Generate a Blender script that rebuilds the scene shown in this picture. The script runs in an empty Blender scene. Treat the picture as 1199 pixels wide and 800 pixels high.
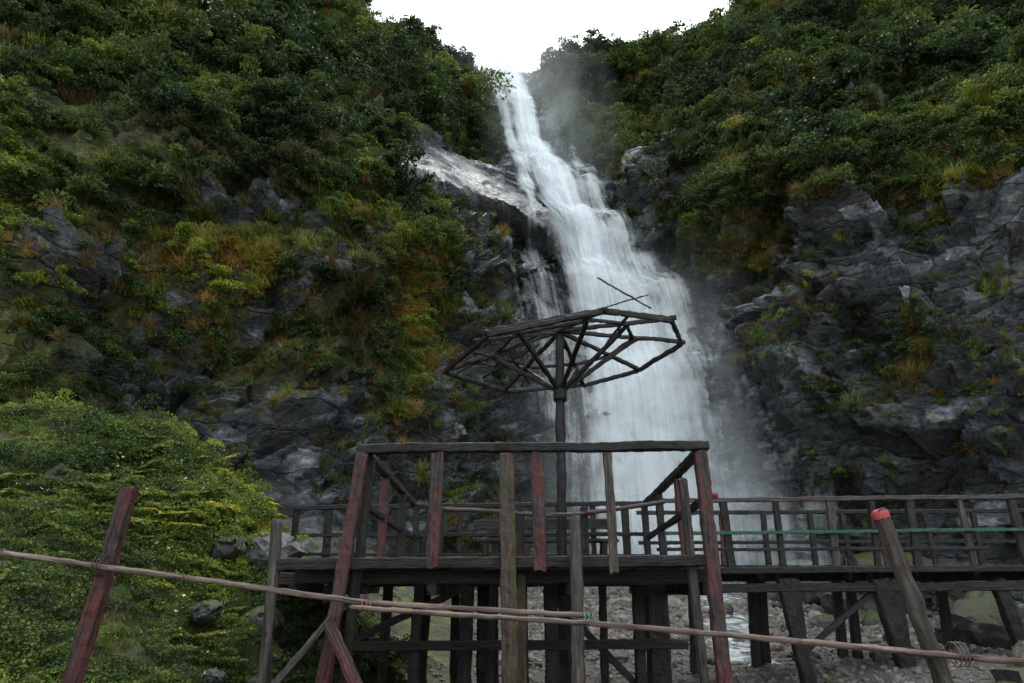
import bpy, math, random
import numpy as np
from mathutils import Vector, Matrix
rng=np.random.default_rng(7); random.seed(7)
S=bpy.context.scene
# ------------------------------------------------------------ noise (numpy)
def hsh(ix,iy,iz,s):
    n=ix*374761393+iy*668265263+iz*1274126177+s*974634777
    n=(n^(n>>13))*1274126177
    n=n&0xffffffff
    n=n^(n>>16)
    n=(n*2246822519)&0xffffffff
    n=n^(n>>13)
    return (n&0xffff)/65535.0
def vn(p,s=0):
    i=np.floor(p).astype(np.int64); f=p-i; f=f*f*(3-2*f)
    r=0
    for a in (0,1):
        for b in (0,1):
            for c in (0,1):
                w=(f[:,0] if a else 1-f[:,0])*(f[:,1] if b else 1-f[:,1])*(f[:,2] if c else 1-f[:,2])
                r=r+w*hsh(i[:,0]+a,i[:,1]+b,i[:,2]+c,s)
    return r*2-1
def fbm(p,o=4,s=0,g=.5):
    r=0;a=1;t=0
    for k in range(o):
        r=r+a*vn(p*(2.03**k)+k*17.3,s+k); t+=a; a*=g
    return r/t
def facets(p,s=0,tilt=.6):
    i=np.floor(p).astype(np.int64)
    best=np.full(len(p),1e9); out=np.zeros(len(p)); sec=np.full(len(p),1e9)
    for a in (-1,0,1):
        for b in (-1,0,1):
            for c in (-1,0,1):
                q=i+np.array([a,b,c])
                c0=np.stack([q[:,k]+hsh(q[:,0],q[:,1],q[:,2],s+k) for k in range(3)],1)
                d=p-c0; dd=(d*d).sum(1)
                h=hsh(q[:,0],q[:,1],q[:,2],s+5)
                t=sum(d[:,k]*(hsh(q[:,0],q[:,1],q[:,2],s+6+k)*2-1) for k in range(3))
                m=dd<best
                sec=np.where(m,best,np.minimum(sec,dd))
                best=np.where(m,dd,best); out=np.where(m,h*2-1+t*tilt*2,out)
    edge=np.sqrt(sec)-np.sqrt(best)
    return out,edge
def ss(a,b,x):
    t=np.clip((x-a)/(b-a),0,1); return t*t*(3-2*t)
# ------------------------------------------------------------ nodes helpers
def newmat(name):
    m=bpy.data.materials.new(name); m.use_nodes=True
    nt=m.node_tree; nt.nodes.clear(); return m,nt
def N(nt,t,**k):
    n=nt.nodes.new(t)
    for a,b in k.items():
        if a in n.inputs.keys(): n.inputs[a].default_value=b
        else: setattr(n,a,b)
    return n
def ramp(nt,fac,stops):
    r=nt.nodes.new('ShaderNodeValToRGB'); e=r.color_ramp.elements
    while len(e)<len(stops): e.new(.5)
    for k,(p,c) in enumerate(stops):
        e[k].position=p; e[k].color=(*c,1) if len(c)==3 else c
    nt.links.new(fac,r.inputs[0]); return r.outputs[0]
def noise(nt,vec,scale,detail=5,rough=.6,dist=0):
    n=nt.nodes.new('ShaderNodeTexNoise'); n.inputs['Scale'].default_value=scale
    n.inputs['Detail'].default_value=detail; n.inputs['Roughness'].default_value=rough; n.inputs['Distortion'].default_value=dist
    if vec is not None: nt.links.new(vec,n.inputs['Vector'])
    return n.outputs['Fac']
def mix(nt,f,a,b,mode='MIX'):
    m=nt.nodes.new('ShaderNodeMix'); m.data_type='RGBA'; m.blend_type=mode
    for s,v in ((0,f),(6,a),(7,b)):
        if hasattr(v,'links') : nt.links.new(v,m.inputs[s])
        elif s==0: m.inputs[0].default_value=v
        else: m.inputs[s].default_value=(*v,1)
    return m.outputs[2]
def mth(nt,op,a,b=None,clamp=False):
    m=nt.nodes.new('ShaderNodeMath'); m.operation=op; m.use_clamp=clamp
    for k,v in ((0,a),(1,b)):
        if v is None: continue
        if hasattr(v,'links'): nt.links.new(v,m.inputs[k])
        else: m.inputs[k].default_value=v
    return m.outputs[0]
def mapping(nt,vec,scale=(1,1,1),rot=(0,0,0)):
    m=nt.nodes.new('ShaderNodeMapping'); m.inputs['Scale'].default_value=scale; m.inputs['Rotation'].default_value=rot
    nt.links.new(vec,m.inputs['Vector']); return m.outputs[0]
def out(nt,sh,disp=None):
    o=nt.nodes.new('ShaderNodeOutputMaterial'); nt.links.new(sh,o.inputs['Surface'])
def bump(nt,h,strength,dist):
    b=nt.nodes.new('ShaderNodeBump'); b.inputs['Strength'].default_value=strength; b.inputs['Distance'].default_value=dist
    nt.links.new(h,b.inputs['Height']); return b.outputs[0]
def bsdf(nt,col,rough,nrm=None,spec=.5):
    p=nt.nodes.new('ShaderNodeBsdfPrincipled')
    if hasattr(col,'links'): nt.links.new(col,p.inputs['Base Color'])
    else: p.inputs['Base Color'].default_value=(*col,1)
    if hasattr(rough,'links'): nt.links.new(rough,p.inputs['Roughness'])
    else: p.inputs['Roughness'].default_value=rough
    p.inputs['Specular IOR Level'].default_value=spec
    if nrm is not None: nt.links.new(nrm,p.inputs['Normal'])
    return p.outputs[0]
def g3(x): return (x,x,x)
# ------------------------------------------------------------ materials
def terrain_mat():
    m,nt=newmat('cliff_and_ground')
    pos=N(nt,'ShaderNodeNewGeometry').outputs['Position']
    at=N(nt,'ShaderNodeAttribute',attribute_name='mask')
    sep=nt.nodes.new('ShaderNodeSeparateColor'); nt.links.new(at.outputs['Color'],sep.inputs[0])
    veg,grav,pale=sep.outputs[0],sep.outputs[1],sep.outputs[2]; och=at.outputs['Alpha']
    strat=mapping(nt,pos,(.8,.8,1.6),(.3,.5,0))
    n1=noise(nt,strat,.9,12,.74,.15); n2=noise(nt,pos,6,6,.7); n3=noise(nt,pos,.45,5,.6); n4=noise(nt,pos,28,4,.7)
    nv=nt.nodes.new('ShaderNodeTexNoise'); nv.inputs['Scale'].default_value=1.3; nv.inputs['Detail'].default_value=5; nt.links.new(pos,nv.inputs['Vector'])
    wv=nt.nodes.new('ShaderNodeVectorMath'); wv.operation='MULTIPLY_ADD'; nt.links.new(nv.outputs['Color'],wv.inputs[0]); wv.inputs[1].default_value=(.7,.7,.7); nt.links.new(mapping(nt,pos,(.7,.7,1.9),(.2,.45,.2)),wv.inputs[2])
    vo=nt.nodes.new('ShaderNodeTexVoronoi'); vo.feature='DISTANCE_TO_EDGE'; vo.inputs['Scale'].default_value=.9; nt.links.new(wv.outputs[0],vo.inputs['Vector'])
    vc=nt.nodes.new('ShaderNodeTexVoronoi'); vc.inputs['Scale'].default_value=.9; nt.links.new(wv.outputs[0],vc.inputs['Vector'])
    crack=ramp(nt,vo.outputs['Distance'],[(0,(0,0,0)),(.06,(1,1,1))])
    sv=nt.nodes.new('ShaderNodeSeparateColor'); nt.links.new(vc.outputs['Color'],sv.inputs[0])
    rock=ramp(nt,n1,[(.31,(.008,.009,.011)),(.43,(.032,.037,.043)),(.54,(.105,.118,.130)),(.65,(.36,.40,.43))])
    rock=mix(nt,1.,rock,ramp(nt,sv.outputs[0],[(0,g3(.35)),(.6,g3(.9)),(1,g3(2.0))]),'MULTIPLY')
    rock=mix(nt,.75,rock,crack,'MULTIPLY')
    rust=ramp(nt,n3,[(.5,(0,0,0)),(.64,(1,1,1))])
    rock=mix(nt,mth(nt,'MULTIPLY',rust,.45),rock,(.05,.04,.025))
    palec=ramp(nt,noise(nt,mapping(nt,pos,(.5,.5,2.0),(.2,.5,0)),1.0,9,.66),[(.3,(.09,.09,.095)),(.46,(.27,.27,.28)),(.66,(.48,.48,.50))])
    rock=mix(nt,pale,rock,palec)
    moss=ramp(nt,mth(nt,'ADD',mth(nt,'MULTIPLY',n2,.65),mth(nt,'MULTIPLY',n4,.35)),[(.36,(.012,.017,.004)),(.46,(.060,.080,.011)),(.55,(.15,.17,.02)),(.66,(.30,.29,.04))])
    ocol=ramp(nt,n2,[(.3,(.022,.016,.007)),(.55,(.12,.08,.028)),(.75,(.26,.18,.065))])
    soil=mix(nt,och,moss,ocol)
    soil=mix(nt,1.,soil,ramp(nt,noise(nt,pos,.9,6,.65),[(.38,g3(.25)),(.58,g3(1.15))]),'MULTIPLY')
    vf=mth(nt,'ADD',veg,mth(nt,'MULTIPLY',mth(nt,'SUBTRACT',noise(nt,pos,1.6,8,.75),.5),2.2))
    vf=ramp(nt,vf,[(.44,(0,0,0)),(.54,(1,1,1))])
    col=mix(nt,vf,rock,soil)
    gcol=ramp(nt,noise(nt,pos,14,4,.8),[(.35,(.03,.027,.024)),(.5,(.11,.10,.092)),(.7,(.26,.24,.225))])
    col=mix(nt,grav,col,gcol)
    rg=mth(nt,'ADD',mth(nt,'MULTIPLY',vf,.45),ramp(nt,n2,[(.3,g3(.16)),(.7,g3(.42))]),True)
    h=mth(nt,'ADD',mth(nt,'MULTIPLY',n1,1.3),mth(nt,'ADD',mth(nt,'MULTIPLY',n2,.25),mth(nt,'MULTIPLY',n4,.14)))
    h=mth(nt,'ADD',h,mth(nt,'ADD',mth(nt,'MULTIPLY',sv.outputs[1],.4),mth(nt,'MULTIPLY',crack,.2)))
    out(nt,bsdf(nt,col,rg,bump(nt,h,.95,.42),.75)); return m
def leaf_mat(name,dark,light,yel,alt=.15):
    m,nt=newmat(name)
    oi=N(nt,'ShaderNodeObjectInfo'); at=N(nt,'ShaderNodeAttribute',attribute_name='lv')
    sep=nt.nodes.new('ShaderNodeSeparateColor'); nt.links.new(at.outputs['Color'],sep.inputs[0])
    pos=N(nt,'ShaderNodeNewGeometry').outputs['Position']
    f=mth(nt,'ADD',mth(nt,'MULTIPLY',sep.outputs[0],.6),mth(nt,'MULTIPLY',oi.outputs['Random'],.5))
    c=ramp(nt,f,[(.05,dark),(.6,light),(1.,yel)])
    big=ramp(nt,noise(nt,pos,.22,4,.6),[(.37,(.28,.34,.33)),(.5,(.9,.92,.82)),(.62,(1.85,1.55,.95))])
    c=mix(nt,1.,c,big,'MULTIPLY')
    d=bsdf(nt,c,.5,None,.25)
    t=nt.nodes.new('ShaderNodeBsdfTranslucent'); nt.links.new(c,t.inputs[0])
    ms=nt.nodes.new('ShaderNodeMixShader'); ms.inputs[0].default_value=.25
    nt.links.new(d,ms.inputs[1]); nt.links.new(t.outputs[0],ms.inputs[2]); out(nt,ms.outputs[0]); return m
def wood_mat(name,base,dark,paint=None,pamt=.5,moss=.0):
    m,nt=newmat(name)
    g=N(nt,'ShaderNodeAttribute',attribute_name='grain').outputs['Vector']
    gr=noise(nt,mapping(nt,g,(38,38,2.2)),1,8,.7,.4); bl=noise(nt,mapping(nt,g,(5,5,1.8)),1,6,.65)
    fine=noise(nt,mapping(nt,g,(20,20,20)),1,5,.7)
    c=ramp(nt,gr,[(.34,dark),(.55,base),(.74,tuple(min(1,x*2.3) for x in base))])
    if paint:
        pf=mth(nt,'ADD',mth(nt,'MULTIPLY',bl,.6),mth(nt,'MULTIPLY',gr,.6))
        lo=.78-pamt*.33
        pc=ramp(nt,fine,[(.3,tuple(x*.35 for x in paint)),(.7,paint)])
        c=mix(nt,ramp(nt,pf,[(lo,(0,0,0)),(lo+.05,(1,1,1))]),c,pc)
        c=mix(nt,ramp(nt,gr,[(.33,g3(.95)),(.47,(0,0,0))]),c,dark)
    if moss>0:
        c=mix(nt,ramp(nt,bl,[(.62-moss*.25,(0,0,0)),(.72-moss*.2,(1,1,1))]),c,(.05,.06,.015))
    h=mth(nt,'ADD',gr,mth(nt,'MULTIPLY',fine,.4))
    out(nt,bsdf(nt,c,ramp(nt,bl,[(.35,g3(.35)),(.65,g3(.7))]),bump(nt,h,1.,.022),.35)); return m
def stone_mat(name,a,b,c,mossy=.0,sc=4):
    m,nt=newmat(name)
    oi=N(nt,'ShaderNodeObjectInfo').outputs['Random']
    pos=N(nt,'ShaderNodeNewGeometry')
    n=noise(nt,pos.outputs['Position'],sc,8,.7)
    col=ramp(nt,n,[(.3,a),(.52,b),(.72,c)])
    col=mix(nt,1.,col,ramp(nt,oi,[(0,(.5,.5,.5)),(1,(1.3,1.25,1.2))]),'MULTIPLY')
    if mossy:
        s=nt.nodes.new('ShaderNodeSeparateXYZ'); nt.links.new(pos.outputs['Normal'],s.inputs[0])
        mf=mth(nt,'ADD',s.outputs[2],mth(nt,'MULTIPLY',mth(nt,'SUBTRACT',noise(nt,pos.outputs['Position'],3,5,.7),.5),3))
        col=mix(nt,ramp(nt,mf,[(1.1-mossy,(0,0,0)),(1.35-mossy,(1,1,1))]),col,(.040,.050,.011))
    out(nt,bsdf(nt,col,.45,bump(nt,n,.9,.08),.4)); return m
def plain(name,c,r=.5):
    m,nt=newmat(name); n=noise(nt,N(nt,'ShaderNodeNewGeometry').outputs['Position'],25,4,.7)
    out(nt,bsdf(nt,ramp(nt,n,[(.3,tuple(x*.6 for x in c)),(.7,c)]),r)); return m
def water_mat():
    m,nt=newmat('falling_water')
    uv=N(nt,'ShaderNodeAttribute',attribute_name='flow').outputs['Vector']
    dn=N(nt,'ShaderNodeAttribute',attribute_name='dens').outputs['Fac']
    a=noise(nt,mapping(nt,uv,(2.0,.13,1)),1,6,.6,.4)
    b=noise(nt,mapping(nt,uv,(7,.22,1)),1,5,.6,.3)
    c=noise(nt,mapping(nt,uv,(.75,.7,1)),1,5,.58,.3)
    s=mth(nt,'ADD',mth(nt,'MULTIPLY',a,.8),mth(nt,'ADD',mth(nt,'MULTIPLY',b,.4),mth(nt,'MULTIPLY',c,1.0)))
    s=mth(nt,'SUBTRACT',s,1.1)
    al=mth(nt,'ADD',mth(nt,'MULTIPLY',s,2.1),mth(nt,'SUBTRACT',mth(nt,'MULTIPLY',dn,1.6),.42),True)
    al=mth(nt,'MULTIPLY',al,mth(nt,'MULTIPLY',dn,3.,True))
    al=mth(nt,'MULTIPLY',al,.95)
    col=ramp(nt,b,[(.3,(.74,.83,.90)),(.6,(.92,.95,.97))])
    d=nt.nodes.new('ShaderNodeBsdfDiffuse'); nt.links.new(col,d.inputs[0])
    t=nt.nodes.new('ShaderNodeBsdfTranslucent'); nt.links.new(col,t.inputs[0])
    m1=nt.nodes.new('ShaderNodeMixShader'); m1.inputs[0].default_value=.3
    nt.links.new(d.outputs[0],m1.inputs[1]); nt.links.new(t.outputs[0],m1.inputs[2])
    tr=nt.nodes.new('ShaderNodeBsdfTransparent')
    m2=nt.nodes.new('ShaderNodeMixShader'); nt.links.new(al,m2.inputs[0])
    nt.links.new(tr.outputs[0],m2.inputs[1]); nt.links.new(m1.outputs[0],m2.inputs[2]); out(nt,m2.outputs[0]); return m
def mist_mat():
    m,nt=newmat('spray_mist')
    pos=N(nt,'ShaderNodeNewGeometry').outputs['Position']
    dn=N(nt,'ShaderNodeAttribute',attribute_name='dens').outputs['Fac']
    n=noise(nt,mapping(nt,pos,(.5,.5,.3)),1,4,.55)
    al=mth(nt,'MULTIPLY',dn,ramp(nt,n,[(.3,g3(.15)),(.7,g3(.9))]),True)
    t=nt.nodes.new('ShaderNodeBsdfTranslucent'); t.inputs[0].default_value=(.85,.9,.93,1)
    d=nt.nodes.new('ShaderNodeBsdfDiffuse'); d.inputs[0].default_value=(.85,.9,.93,1)
    m1=nt.nodes.new('ShaderNodeMixShader'); m1.inputs[0].default_value=.5
    nt.links.new(d.outputs[0],m1.inputs[1]); nt.links.new(t.outputs[0],m1.inputs[2])
    tr=nt.nodes.new('ShaderNodeBsdfTransparent')
    m2=nt.nodes.new('ShaderNodeMixShader'); nt.links.new(al,m2.inputs[0])
    nt.links.new(tr.outputs[0],m2.inputs[1]); nt.links.new(m1.outputs[0],m2.inputs[2]); out(nt,m2.outputs[0]); return m
# ------------------------------------------------------------ mesh helper
def mk(name,v,f,mat=None,smooth=False,link=True,parent=None):
    me=bpy.data.meshes.new(name); me.from_pydata([tuple(map(float,a)) for a in v],[],[tuple(map(int,a)) for a in f])
    if mat: me.materials.append(mat)
    if smooth: me.polygons.foreach_set('use_smooth',[True]*len(me.polygons))
    o=bpy.data.objects.new(name,me)
    if link: S.collection.objects.link(o)
    if parent: o.parent=parent
    return o
def gridfaces(nr,nc):
    i=np.arange(nr-1)[:,None]*nc+np.arange(nc-1)[None,:]; i=i.ravel()
    return np.stack([i,i+1,i+nc+1,i+nc],1)
def fastmesh(name,V,F,mat,smooth):
    me=bpy.data.meshes.new(name); nv=len(V); nf=len(F)
    me.vertices.add(nv); me.vertices.foreach_set('co',V.astype(np.float32).ravel())
    me.loops.add(nf*4); me.loops.foreach_set('vertex_index',F.astype(np.int32).ravel())
    me.polygons.add(nf); me.polygons.foreach_set('loop_start',(np.arange(nf)*4).astype(np.int32))
    me.polygons.foreach_set('loop_total',np.full(nf,4,np.int32))
    me.polygons.foreach_set('use_smooth',np.full(nf,smooth))
    me.materials.append(mat); me.update(); me.validate()
    o=bpy.data.objects.new(name,me); S.collection.objects.link(o); return o
# ------------------------------------------------------------ terrain shape
I=np.interp
def G0(x,y):
    c=I(y,[-300,-20,0,5,8,12,18,27,31],[-25,-2,0,-.1,-.3,.15,1.0,2.1,2.4])
    B=I(y,[-300,-20,0,5,8,9.5,10.8,11.6,13.2,15,20],[1,1,1.2,2.0,2.7,3.3,3.8,3.7,2.8,2.3,2.2])
    L=ss(.9,6.0,-x)*B*ss(32,20,y)*1.04+np.clip(-x-5,0,60)*.12
    R=ss(3,7,x)*.75*ss(16,9,y)+ss(8,15,x)*1.0
    return c+L+R
def yb(x): return I(x,[-300,-60,-40,-20,-12,-8,-4,-1,2,6,8.8,9.4,10,11,12.5,15,20,40,60,300],
                      [-60,0,9,12,14.2,16.0,20,24,27,28,27.5,25.6,23.6,21.3,18.8,16.8,15,10,0,-60])
def ztop(x): return I(x,[-300,-60,-40,-25,-18,-13,-8,-4.5,-3.2,-2,0,1.6,3,6,10,14,18,25,40,60,300],
                       [120,85,74,60,52.5,46.8,44.2,43.0,42.8,42.3,42.1,42.0,42.4,43.0,43.3,44.3,46.8,55,69,80,110])
def ytop(x): return I(x,[-300,-60,-20,20,60,300],[20,40,46,46,40,20])
def pp(x): return I(x,[-40,-12,-3,0,7,9,10.5,16,40],[1.35,1.4,1.2,1.15,1.15,1.3,1.6,1.6,1.4])
def slab(x,z):
    le=I(x,[-8,-6.2,-4.6,-3,-1.7,.2,2.2,3.4],[17.4,17.8,18.5,19.5,20.1,19.9,18.7,17.2])
    up=I(x,[-7,-4.6,-1.7,.5,3],[3.4,4.4,4.4,3.8,2.2])
    ins=ss(-6.2,-4.2,x)*ss(3.8,1.6,x)
    d=z-le
    return ins*np.where(d<0,ss(-.5,.05,d),np.clip(1-d/7.5,0,1)**1.0)*2.6, ins*ss(-.5,-.1,d)*ss(up+.9,up-.6,d), ins*ss(-1.2,-.4,d)*ss(up+2.5,up+1,d)
def profy(x,z):
    zb=G0(x,yb(x)); t=np.clip((z-zb)/(ztop(x)-zb),0,1)
    y=yb(x)+(ytop(x)-yb(x))*t**pp(x)
    cor=ss(-4,-1,x)*ss(10,8,x)
    for zz,am in ((34.5,.9),(26.3,1.0),(21.5,1.1),(17.0,1.2),(12.0,.6)):
        zl=zz+.5*np.sin(x*.9+zz)+.3*np.sin(x*2.3+zz*2)-.12*x
        y=y-cor*am*np.where(z<zl,ss(-3.4,0,z-zl),1-ss(0,1.5,z-zl))
    return y-slab(x,z)[0]
xs=np.concatenate([np.linspace(-300,-62,14),np.linspace(-58,-26,70),np.linspace(-25.6,-12.2,90),np.linspace(-12,17,290),np.linspace(17.3,30,60),np.linspace(30.8,58,50),np.linspace(62,300,14)])
rows1=np.concatenate([np.linspace(0,.80,18),np.linspace(.805,1,150)])
n2=400; n3=24
nc=len(xs); P=[]
ybx=yb(xs); zbx=G0(xs,ybx)
for f in rows1:
    y=-300+(ybx+300)*f if f<.8 else None
    if f>=.8:
        g=(f-.8)/.2; y0=-300+(ybx+300)*.8
        ymid=-6.0
        y=np.where(g<.12,y0+(ymid-y0)*(g/.12),ymid+(ybx-ymid)*((g-.12)/.88))
    P.append(np.stack([xs,y,G0(xs,y)],1))
r1=len(P)
for k in range(1,n2+1):
    t=(k/n2)**1.2; z=zbx+(ztop(xs)-zbx)*t
    P.append(np.stack([xs,profy(xs,z),z],1))
for k in range(1,n3+1):
    d=220*(k/n3)**2.2
    P.append(np.stack([xs,ytop(xs)+d,ztop(xs)-d*.12],1))
P=np.array(P); nr=len(P)
du=np.gradient(P,axis=1); dv=np.gradient(P,axis=0)
Nn=np.cross(du,dv); Nn/=np.linalg.norm(Nn,axis=2,keepdims=True)+1e-9
V=P.reshape(-1,3).copy(); NV=Nn.reshape(-1,3)
X,Y,Z=V[:,0],V[:,1],V[:,2]
cl=np.zeros((nr,nc)); cl[r1:]=1; cl=cl.ravel()
hgt=Z-np.tile(zbx,nr)
cliff=cl*ss(0,1.5,hgt)
FZ=[1,2.5,4.8,9,13.8,18.5,22,26.6,30,37.2,44.5]
FL=[2.0,2.1,2.0,1.3,.2,.1,1.0,0.0,0.0,-.8,-2.9]
FR=[9.9,9.8,9.7,9.4,8.7,7.5,6.4,5.4,2.6,1.7,1.6]
fl=I(Z,FZ,FL); fr=I(Z,FZ,FR)
cor=ss(fl-1.6,fl-.2,X)*ss(fr+1.4,fr+.2,X)*cl
sl,pale,sreg=slab(X,Z); up_=cl*ss(40,32,Z); pale=pale*up_; sreg=sreg*up_
big=fbm(V*.12,3,3); med=fbm(V*.42,4,11); fin=fbm(V*1.7,4,21)
def blob(cx,cz,rx,rz): return np.exp(-(((X-cx)/rx)**2+((Z-cz)/rz)**2))
rockm=cor*1.3+sreg*1.5
lw=ss(-4.2,-1.2,X)*ss(2.8,1,X)*ss(20.5,16.5,Z)*cl
rockm+=1.2*lw+.65*blob(-4,4.2,4,3.0)
rockm+=1.1*blob(0,18,4,3)*cl
ro=ss(8.8,9.6,X)*ss(16.2,12.4,Z+.2*(X-10))*cl
rockm+=1.5*ro-1.3*blob(12.3,8.0,1.0,2.6)*cl-.8*blob(10.6,11,.8,1.2)*cl-.8*blob(15,10,1.2,2)*cl
rockm+=.9*blob(8.8,8,2.4,8)*cl
rockm+=1.0*blob(-8.8,8.2,2.2,2.6)*cl+.85*blob(-6.0,5.2,2.0,2.6)*cl+.8*blob(-12.0,10.5,1.6,1.6)*cl+.6*blob(-20,19,2.5,3)*cl+.75*blob(-6.6,11.5,1.1,2.4)*cl+.9*blob(-9.6,13.6,1.6,.9)*cl
rockm+=.7*blob(-4,27,2.4,2.0)*cl+.6*blob(14,22,4,3)*cl+.6*blob(8.5,24,1.5,5)*cl+.8*blob(-1.5,36,1.6,4)*cl+.5*blob(-8,24,1.5,1.5)*cl
rockm=np.clip(rockm,0,1.4)
rk=np.clip(rockm+big*.3+med*.8-.12,0,1)*cl
warp=fbm(V*.5,3,60)
fa,ed=facets(np.stack([X*.28+Z*.10,Y*.3,Z*.40-X*.14],1)+warp[:,None]*.35,31,1.1)
fb,ed2=facets(np.stack([X*.8+Z*.25,Y*.8,Z*1.5-X*.55],1)+warp[:,None]*.5,51,1.0)
fc,ed3=facets(V*np.array([2.2,2.2,4.5]),71,.9)
dip=Z*.92-X*.34-Y*.12+warp*1.1
s1=(dip*.62)%1.0; s2=(dip*1.9+warp*.8)%1.0
strata=(s1*.55+s2*.18)
calm=1-.9*np.clip(cor+sreg*1.1,0,1)
calm2=1-.93*sreg
rkd=np.clip(rk+.35,0,1)
disp=cliff*(big*3.2*(1-.85*np.clip(cor+sreg,0,1))+med*1.1*calm+fin*.10*calm2)
disp+=cliff*rkd*calm*(fa*.75+fb*.28+strata*.9-.4)+cliff*rk*(fc*.07+fb*.04)*calm2
disp+=cliff*np.clip(cor,0,1)*(fb*.14+fa*.15+strata*.35)*calm2
gnd=(1-cl)*ss(60,30,np.abs(X))
bank=ss(.8,3.5,-X)
dg=gnd*(fbm(V*.5,4,5)*(.12+.55*bank)+fbm(V*1.4,3,8)*.26*bank+fbm(V*3.2,3,6)*(.04+.15*bank))*ss(-4,3,Y)
far=ss(50,90,np.abs(X))+ss(60,120,Y)
Vd=V+NV*disp[:,None]; Vd[:,2]+=dg+np.clip(far,0,1)*fbm(V*.02,3,9)*14*cl
grav=(1-cl)*ss(-1.6,.2,X+med*.8)*ss(11,8.5,X+med)*ss(5,8,Y)
grav=np.maximum(grav,cl*ss(1.2,.3,hgt)*ss(1,2,X)*ss(9.4,8.6,X))
veg=np.where(cl>0,1-rk*1.15,1.0-.4*ss(.2,.5,med)*bank)
veg=veg*(1-.75*ss(8.5,10,X)*(1-cl))*(1-.6*(1-cl)*ss(11.6,13,Y)*bank)
oche=np.clip(1.2*np.exp(-(((X+8.5)/3)**2+((Z-12.5)/2.5)**2))+1.2*np.exp(-(((X-12)/4)**2+((Z-14)/2.5)**2))+.8*np.exp(-(((X+3)/4)**2+((Z-9)/6)**2))+.6*np.exp(-(((X-8)/2)**2+((Z-15)/5)**2))+1.1*blob(12.3,8.0,1.4,3)+med*.5,0,1)
oche=np.clip(oche*cl+(1-cl)*(.05+med*.6),0,1)
TM=terrain_mat()
F=gridfaces(nr,nc)
ter=fastmesh('ground_and_cliffs',Vd,F,TM,True)
ca=ter.data.attributes.new('mask','FLOAT_COLOR','POINT')
ca.data.foreach_set('color',np.stack([np.clip(veg,0,1),grav,pale,oche],1).astype(np.float32).ravel())
try: ter.data.set_sharp_from_angle(angle=math.radians(28))
except Exception as e: print(e)
Q=Vd.reshape(nr,nc,3)
e1=Q[:-1,1:]-Q[:-1,:-1]; e2=Q[1:,:-1]-Q[:-1,:-1]
cr=np.cross(e1,e2); AR=np.linalg.norm(cr,axis=2); NRM=cr/(AR[...,None]+1e-9)
def cellv(a): a=a.reshape(nr,nc); return a[:-1,:-1]
cX,cY,cZ=[cellv(Vd[:,k]) for k in range(3)]
cveg,cgr,coch,ccl,chg,crk,ccor,cpale,clw,cro=map(cellv,(veg,grav,oche,cl,hgt,rk,cor,sreg,lw,ro))
cmed=cellv(med); cbig=cellv(big)
def sample(w,n):
    w=(np.clip(w,0,None)*AR).ravel(); w=w/w.sum()
    i=rng.choice(len(w),size=n,p=w); r,c=np.divmod(i,nc-1)
    u=rng.random(n)[:,None]; v=rng.random(n)[:,None]
    p=Q[r,c]*(1-u)*(1-v)+Q[r,c+1]*u*(1-v)+Q[r+1,c]*(1-u)*v+Q[r+1,c+1]*u*v
    return p,NRM[r,c]
# ------------------------------------------------------------ scatter via geometry nodes
def scatter(name,objs,pts,rots,scl,idx):
    col=bpy.data.collections.new(name+'_parts')
    for k,o in enumerate(objs):
        o.name='%s_part_%02d'%(name,k); col.objects.link(o)
    me=bpy.data.meshes.new(name); n=len(pts); me.vertices.add(n)
    me.vertices.foreach_set('co',np.asarray(pts,np.float32).ravel())
    a=me.attributes.new('rot','FLOAT_VECTOR','POINT'); a.data.foreach_set('vector',np.asarray(rots,np.float32).ravel())
    s=np.asarray(scl,np.float32); s=np.repeat(s[:,None],3,1) if s.ndim==1 else s
    a=me.attributes.new('scl','FLOAT_VECTOR','POINT'); a.data.foreach_set('vector',s.ravel())
    a=me.attributes.new('idx','INT','POINT'); a.data.foreach_set('value',np.asarray(idx,np.int32))
    o=bpy.data.objects.new(name,me); S.collection.objects.link(o)
    ng=bpy.data.node_groups.new(name+'_scatter','GeometryNodeTree')
    ng.interface.new_socket('Geometry',in_out='INPUT',socket_type='NodeSocketGeometry')
    ng.interface.new_socket('Geometry',in_out='OUTPUT',socket_type='NodeSocketGeometry')
    gi=ng.nodes.new('NodeGroupInput'); go=ng.nodes.new('NodeGroupOutput')
    ci=ng.nodes.new('GeometryNodeCollectionInfo'); ci.inputs['Collection'].default_value=col
    ci.inputs['Separate Children'].default_value=True; ci.inputs['Reset Children'].default_value=True
    ip=ng.nodes.new('GeometryNodeInstanceOnPoints'); ip.inputs['Pick Instance'].default_value=True
    def na(nm,t):
        x=ng.nodes.new('GeometryNodeInputNamedAttribute'); x.data_type=t; x.inputs['Name'].default_value=nm; return x.outputs['Attribute']
    L=ng.links.new
    L(gi.outputs[0],ip.inputs['Points']); L(ci.outputs[0],ip.inputs['Instance'])
    L(na('idx','INT'),ip.inputs['Instance Index']); L(na('rot','FLOAT_VECTOR'),ip.inputs['Rotation']); L(na('scl','FLOAT_VECTOR'),ip.inputs['Scale'])
    L(ip.outputs[0],go.inputs[0])
    md=o.modifiers.new('scatter','NODES'); md.node_group=ng
    return o
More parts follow.
